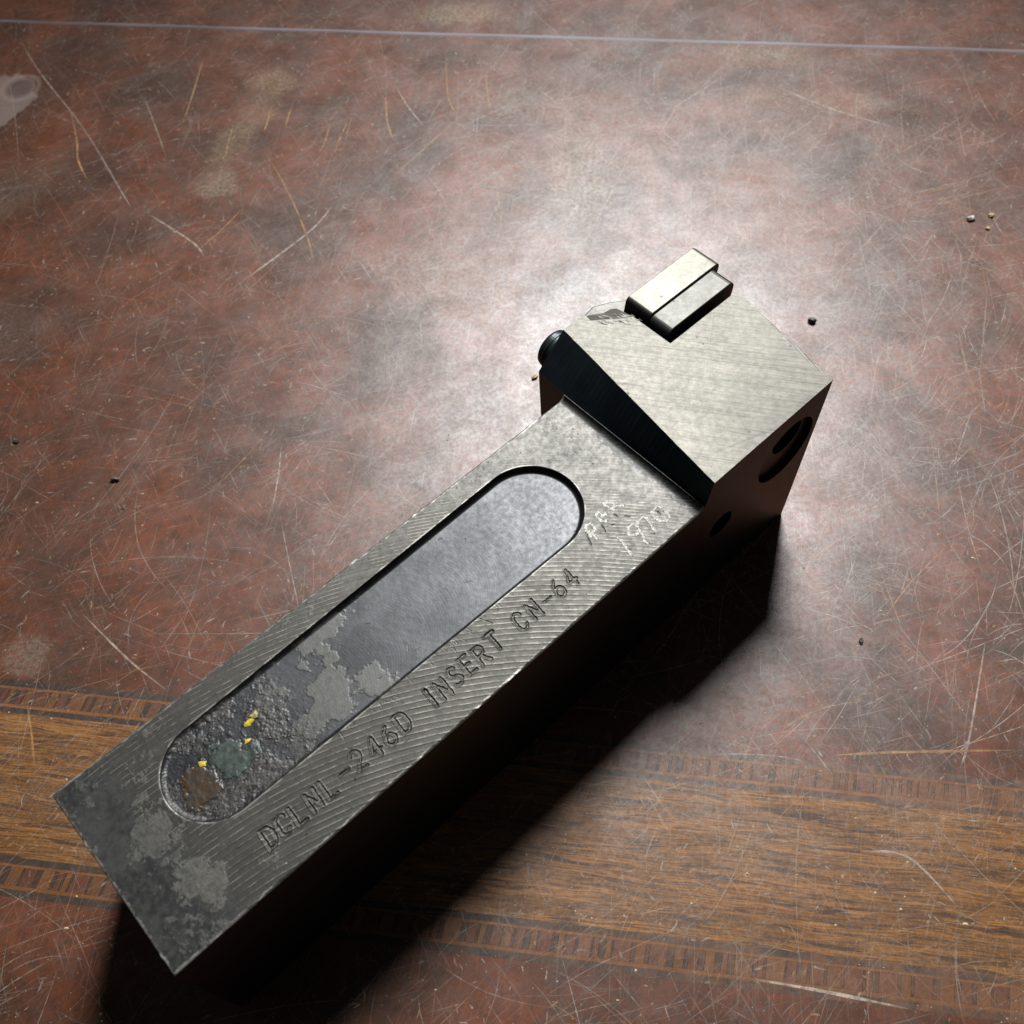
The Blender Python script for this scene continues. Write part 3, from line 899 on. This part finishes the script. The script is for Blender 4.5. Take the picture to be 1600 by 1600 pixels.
# socket screw at the clamp, axis across the holder
def lathe_y(name, prof, cx, cz, mat, parent, n_=56, smooth=True):
    v, f = [], []
    for r_, y_ in prof:
        for i in range(n_):
            a = 2 * math.pi * i / n_
            v.append((cx + r_ * math.cos(a), y_, cz + r_ * math.sin(a)))
    for k in range(len(prof) - 1):
        for i in range(n_):
            j = (i + 1) % n_
            f.append((k * n_ + i, k * n_ + j, (k + 1) * n_ + j, (k + 1) * n_ + i))
    f.append(tuple(range(n_)))
    f.append(tuple(range(len(prof) * n_ - 1, (len(prof) - 1) * n_ - 1, -1)))
    o_ = mesh_obj(name, v, f, mat, parent, False)
    b_ = bmesh.new()
    b_.from_mesh(o_.data)
    bmesh.ops.recalc_face_normals(b_, faces=b_.faces)
    b_.to_mesh(o_.data)
    b_.free()
    return o_
sw = lathe_y("clamp_screw", [(3.4, 44.0), (4.9, 46.6), (5.1, 47.6), (5.1, 48.6), (4.5, 49.2), (4.5, 51.6), (4.35, 52.1), (4.0, 52.4), (2.6, 52.4), (2.3, 51.0)], 129.2, 34.3, M_black, root)
lathe_y("screw_rim", [(4.56, 50.35), (4.68, 50.5), (4.68, 50.8), (4.56, 50.95)], 129.2, 34.3, M_head, sw)

Nn = Nodes("stamp_grime")
Nn.bsdf(Nn.mix(Nn.step(Nn.noise(Nn.coords(root), 1.5, 4), 0.4, 0.65), lin(70, 68, 63), lin(92, 90, 84)), 0.5, 0.6)
M_grime = Nn.mat
# -- grime in the stamped characters and bright metal in the engraved ones
def height_at(x_, y_):
    i = int(round(min(max(x_, 0), LX) / dx))
    j = int(round(min(max(y_, 0), LY) / dy))
    return float(Z[min(i, nx - 1), min(j, ny - 1)])
def stroke_part(name, strokes, width, mat, lift, jitter=0.0, step=0.18):
    V, F = [], []
    for s in strokes:
        pts = []
        for a, b_ in zip(s[:-1], s[1:]):
            k = max(1, int(math.hypot(b_[0] - a[0], b_[1] - a[1]) / step))
            pts += [(a[0] + (b_[0] - a[0]) * i / k, a[1] + (b_[1] - a[1]) * i / k) for i in range(k)]
        pts.append(s[-1])
        for i, q in enumerate(pts):
            p0, p1 = pts[max(0, i - 1)], pts[min(len(pts) - 1, i + 1)]
            d_ = np.array([p1[0] - p0[0], p1[1] - p0[1]])
            d_ = d_ / (np.linalg.norm(d_) + 1e-9)
            w_ = width * 0.5 * (1 + jr.uniform(-jitter, jitter))
            ox, oy = jr.uniform(-jitter, jitter) * 0.06, jr.uniform(-jitter, jitter) * 0.06
            for sgn in (1, 0, -1):
                x_, y_ = q[0] - d_[1] * w_ * sgn + ox, q[1] + d_[0] * w_ * sgn + oy
                V.append((x_, y_, height_at(x_, y_) + lift + (0.01 if sgn == 0 else 0)))
            if i:
                b0 = len(V) - 6
                F += [(b0, b0 + 3, b0 + 4, b0 + 1), (b0 + 1, b0 + 4, b0 + 5, b0 + 2)]
    return mesh_obj(name, V, F, mat, root)
Nn = Nodes("fresh_metal")
Nn.bsdf(Nn.mix(Nn.step(Nn.noise(Nn.coords(root), 3.0, 4, 0.7), 0.42, 0.6), lin(148, 146, 138), lin(108, 106, 100)), 0.55, 0.4, None, 0.6)
M_fresh = Nn.mat
for ch, st, wgt in stamped:
    o = stroke_part({'-': "stamped_dash"}.get(ch, "stamped_digit" if ch.isdigit() else "stamped_letter"), st, (0.2 if wgt > 1.3 else 0.11), M_grime, 0.008)
for nm, st, wgt in SCRIBED:
    stroke_part(nm, st, 0.5, M_fresh, 0.03, 0.6)

# torn marks in the bite beside the insert
lines = []
tr_ = random.Random(4)
for k in range(34):
    x_ = tr_.uniform(133.8, 141.6)
    yb_ = float(np.interp(x_, [133.2, 138.5, 142.5], [44.5, 39.7, 37.1]))
    y_ = yb_ + (tr_.uniform(0.3, 3.0) if k % 2 else tr_.uniform(-0.4, 0.3))
    L = tr_.uniform(0.5, 2.4)
    lines.append([(x_, y_), (x_ + 0.05 * L, y_ - 0.5 * L), (x_ + 0.35 * L, y_ - L)])
def tear_z(q):
    d_ = q[1] - float(np.interp(q[0], [133.2, 138.5, 142.5], [44.5, 39.7, 37.1]))
    return HZ + 0.06 - (0.13 * d_ if d_ > 0 else 0)
V, F = [], []
for q in lines:
    for i in range(2):
        a, b_ = q[i], q[i + 1]
        d_ = np.array([b_[0] - a[0], b_[1] - a[1]])
        d_ = d_ / np.linalg.norm(d_)
        n_ = np.array([-d_[1], d_[0]]) * tr_.uniform(0.08, 0.24)
        b0 = len(V)
        for c_, w_ in ((a, 1 if i else 0.3), (b_, 0.3 if i else 1)):
            V += [(c_[0] + n_[0] * w_, c_[1] + n_[1] * w_, tear_z(c_)), (c_[0] - n_[0] * w_, c_[1] - n_[1] * w_, tear_z(c_))]
        F.append((b0, b0 + 1, b0 + 3, b0 + 2))
o = mesh_obj("tear_marks", V, F, M_grime, root)
o["kind"] = "stuff"

# -- dried residue in the slot: brown resin, dark green smear, yellow flecks
def blob(name, outline, hgt, mat, seed, lift=0.0, ragged=0.95, st=0.12):
    """irregular patch of residue lying on the slot floor, cut out of a fine grid by a ragged outline"""
    O = np.array(outline)
    x0, x1, y0, y1 = O[:, 0].min() - .5, O[:, 0].max() + .5, O[:, 1].min() - .5, O[:, 1].max() + .5
    gx_, gy_ = np.meshgrid(np.arange(x0, x1, st), np.arange(y0, y1, st), indexing='ij')
    Pq = np.stack([gx_, gy_], -1)
    D = np.full(gx_.shape, 9.0)
    ins_ = np.zeros(gx_.shape, bool)
    for i in range(len(O)):
        a_, b_ = O[i], O[(i + 1) % len(O)]
        D = np.minimum(D, seg_dist(Pq, a_, b_))
        c_ = (a_[1] > gy_) != (b_[1] > gy_)
        with np.errstate(divide='ignore', invalid='ignore'):
            xx = (b_[0] - a_[0]) * (gy_ - a_[1]) / (b_[1] - a_[1]) + a_[0]
        ins_ ^= c_ & (gx_ < xx)
    D = np.where(ins_, D, -D) + ragged * vnoise(gx_, gy_, 1.1, seed + 40, 3, 0.6)
    lump = vnoise(gx_, gy_, 0.9, seed + 60, 4, 0.65)
    ii = np.clip((gx_ / dx).astype(int), 0, nx - 1)
    jj = np.clip((gy_ / dy).astype(int), 0, ny - 1)
    base = Z[ii, jj]
    for _k in range(6):
        base = (base + np.roll(base, 1, 0) + np.roll(base, -1, 0) + np.roll(base, 1, 1) + np.roll(base, -1, 1)) / 5
    zz = base + lift + hgt * (np.sqrt(np.clip(D / 0.5, 0, 1)) * (1 + 0.18 * lump) - 0.15)
    keep = D > -0.06
    num = -np.ones(gx_.shape, int)
    num[keep] = np.arange(keep.sum())
    V = np.stack([gx_[keep], gy_[keep], zz[keep]], -1)
    q = np.stack([num[:-1, :-1], num[1:, :-1], num[1:, 1:], num[:-1, 1:]], -1).reshape(-1, 4)
    q = q[(q >= 0).all(1)]
    return mesh_obj(name, V.tolist(), q.tolist(), mat, root, True)
def base_at(x_, y_):
    i0, j0 = int(x_ / dx), int(y_ / dy)
    return float(np.median(Z[max(0, i0 - 4):i0 + 5, max(0, j0 - 6):j0 + 7]))
def gloss(name, c1, c2, rough, scale):
    N = Nodes(name)
    p_ = N.coords(root)
    a = N.noise(p_, scale, 5, 0.65)
    N.bsdf(N.mix(N.step(a, 0.38, 0.64), c1, c2), rough, 0, N.bump(a, 0.3, 0.08), 0.45)
    return N.mat
M_resin = gloss("brown_resin", lin(60, 43, 24), lin(48, 44, 39), 0.36, 0.35)
M_green = gloss("dark_green_paint", lin(34, 42, 38), lin(56, 66, 60), 0.4, 0.9)
M_yell = gloss("yellow_paint", lin(206, 180, 38), lin(168, 144, 40), 0.45, 2.0)
M_cream = gloss("cream_paint", lin(178, 168, 112), lin(140, 132, 84), 0.45, 2.0)
RESIN_PTS = [(19.6, 27.0), (17.2, 25.0), (16.2, 22.0), (15.4, 20.2), (17.0, 18.7), (19.4, 18.6), (21.6, 19.6), (22.4, 22.0), (21.9, 25.0)]
blob("resin_smear", RESIN_PTS, 0.14, M_resin, 1)
blob("green_smear", [(22.2, 25.6), (21.8, 22.0), (24.0, 19.7), (27.2, 19.2), (30.2, 20.2), (31.0, 22.0), (28.6, 22.6), (27.6, 25.2), (25.4, 27.0)], 0.13, M_green, 2)
blob("paint_fleck", [(21.2, 25.8), (20.9, 24.8), (21.8, 24.3), (22.3, 25.1)], 0.14, M_yell, 3, 0.2, 0.15, 0.08)
blob("paint_fleck", [(29.2, 23.7), (28.7, 22.9), (29.5, 22.7), (30.6, 23.1)], 0.10, M_yell, 4, 0.14, 0.2, 0.08)
blob("paint_fleck", [(30.8, 26.2), (30.3, 25.5), (31.3, 25.2), (32.6, 25.4), (32.7, 26.1), (31.9, 26.4)], 0.25, M_yell, 5, 0.10, 0.2, 0.08)
blob("paint_fleck", [(32.2, 26.7), (32.3, 25.9), (33.2, 25.5), (33.8, 25.9), (33.5, 26.7)], 0.22, M_cream, 6, 0.25, 0.15, 0.08)

# ------------------------------------------------------------------ crumbs lying about on the table
def crumb(name, x_, y_, r_, mat, label, seed, stretch=(1, 1, 0.7)):
    b_ = bmesh.new()
    bmesh.ops.create_icosphere(b_, subdivisions=2, radius=1.0)
    q = random.Random(seed)
    ang = q.uniform(0, 3)
    for vtx in b_.verts:
        k = r_ * q.uniform(0.68, 1.25)
        vtx.co = Vector((vtx.co.x * k * stretch[0], vtx.co.y * k * stretch[1], max(-0.55, vtx.co.z) * k * stretch[2]))
    mn = min(vtx.co.z for vtx in b_.verts)
    for vtx in b_.verts:
        vtx.co.z -= mn
        vtx.co = Matrix.Rotation(ang, 3, 'Z') @ vtx.co * S
    me_ = bpy.data.meshes.new(name)
    b_.to_mesh(me_)
    b_.free()
    me_.materials.append(mat)
    o_ = link(bpy.data.objects.new(name, me_))
    o_.location = Vector(t2w(x_, y_, 0.02)) * S
    return thing(o_, label, "crumb")
Nn = Nodes("dark_crumb")
Nn.bsdf(Nn.mix(Nn.noise(Nn.coords(), 1.2, 3), lin(36, 32, 30), lin(92, 84, 76)), 0.55)
Nn2 = Nodes("silver_chip")
Nn2.bsdf(lin(170, 166, 160), 0.35, 0.8)
Nn3 = Nodes("tan_crumb")
Nn3.bsdf(Nn3.mix(Nn3.noise(Nn3.coords(), 1.0, 3), lin(200, 172, 126), lin(150, 120, 84)), 0.6)
crumb("dark_crumb", 106.9, 176.1, 1.0, Nn.mat, "dark crumb on the table just right of the steel insert", 1, (0.9, 1.2, 0.8))
crumb("metal_chip", 151.4, 217.8, 1.15, Nn2.mat, "small silvery metal chip beside tan crumbs at the far right", 2, (1.3, 0.8, 0.5))
crumb("tan_crumb", 157.0, 219.5, 0.75, Nn3.mat, "tan crumb close beside the silvery chip", 3)
crumb("tan_crumb", 155.5, 214.2, 0.6, Nn3.mat, "smaller tan crumb nearer the viewer than the silvery chip", 4)
crumb("grey_crumb", -92.3, 120.2, 0.7, Nn.mat, "grey crumb lying alone by the left edge of the picture", 5)
crumb("grey_crumb", -62.6, 111.0, 0.85, Nn.mat, "oblong grey crumb on the bare mahogany left of the holder", 6, (1.4, 0.7, 0.7))
crumb("dark_crumb", -57.9, 103.6, 0.6, Nn.mat, "flat dark speck nearest the oblong grey crumb", 7, (1.2, 1, 0.3))
crumb("dark_crumb", 114.5, 85.0, 0.55, Nn.mat, "tiny dark speck above the inlaid band at the right", 8, (1.5, 0.8, 0.6))
crumb("pale_crumb", 36.7, 151.6, 0.9, Nn3.mat, "pale crumb on the table beside the black clamp screw", 9, (0.6, 1.2, 0.6))
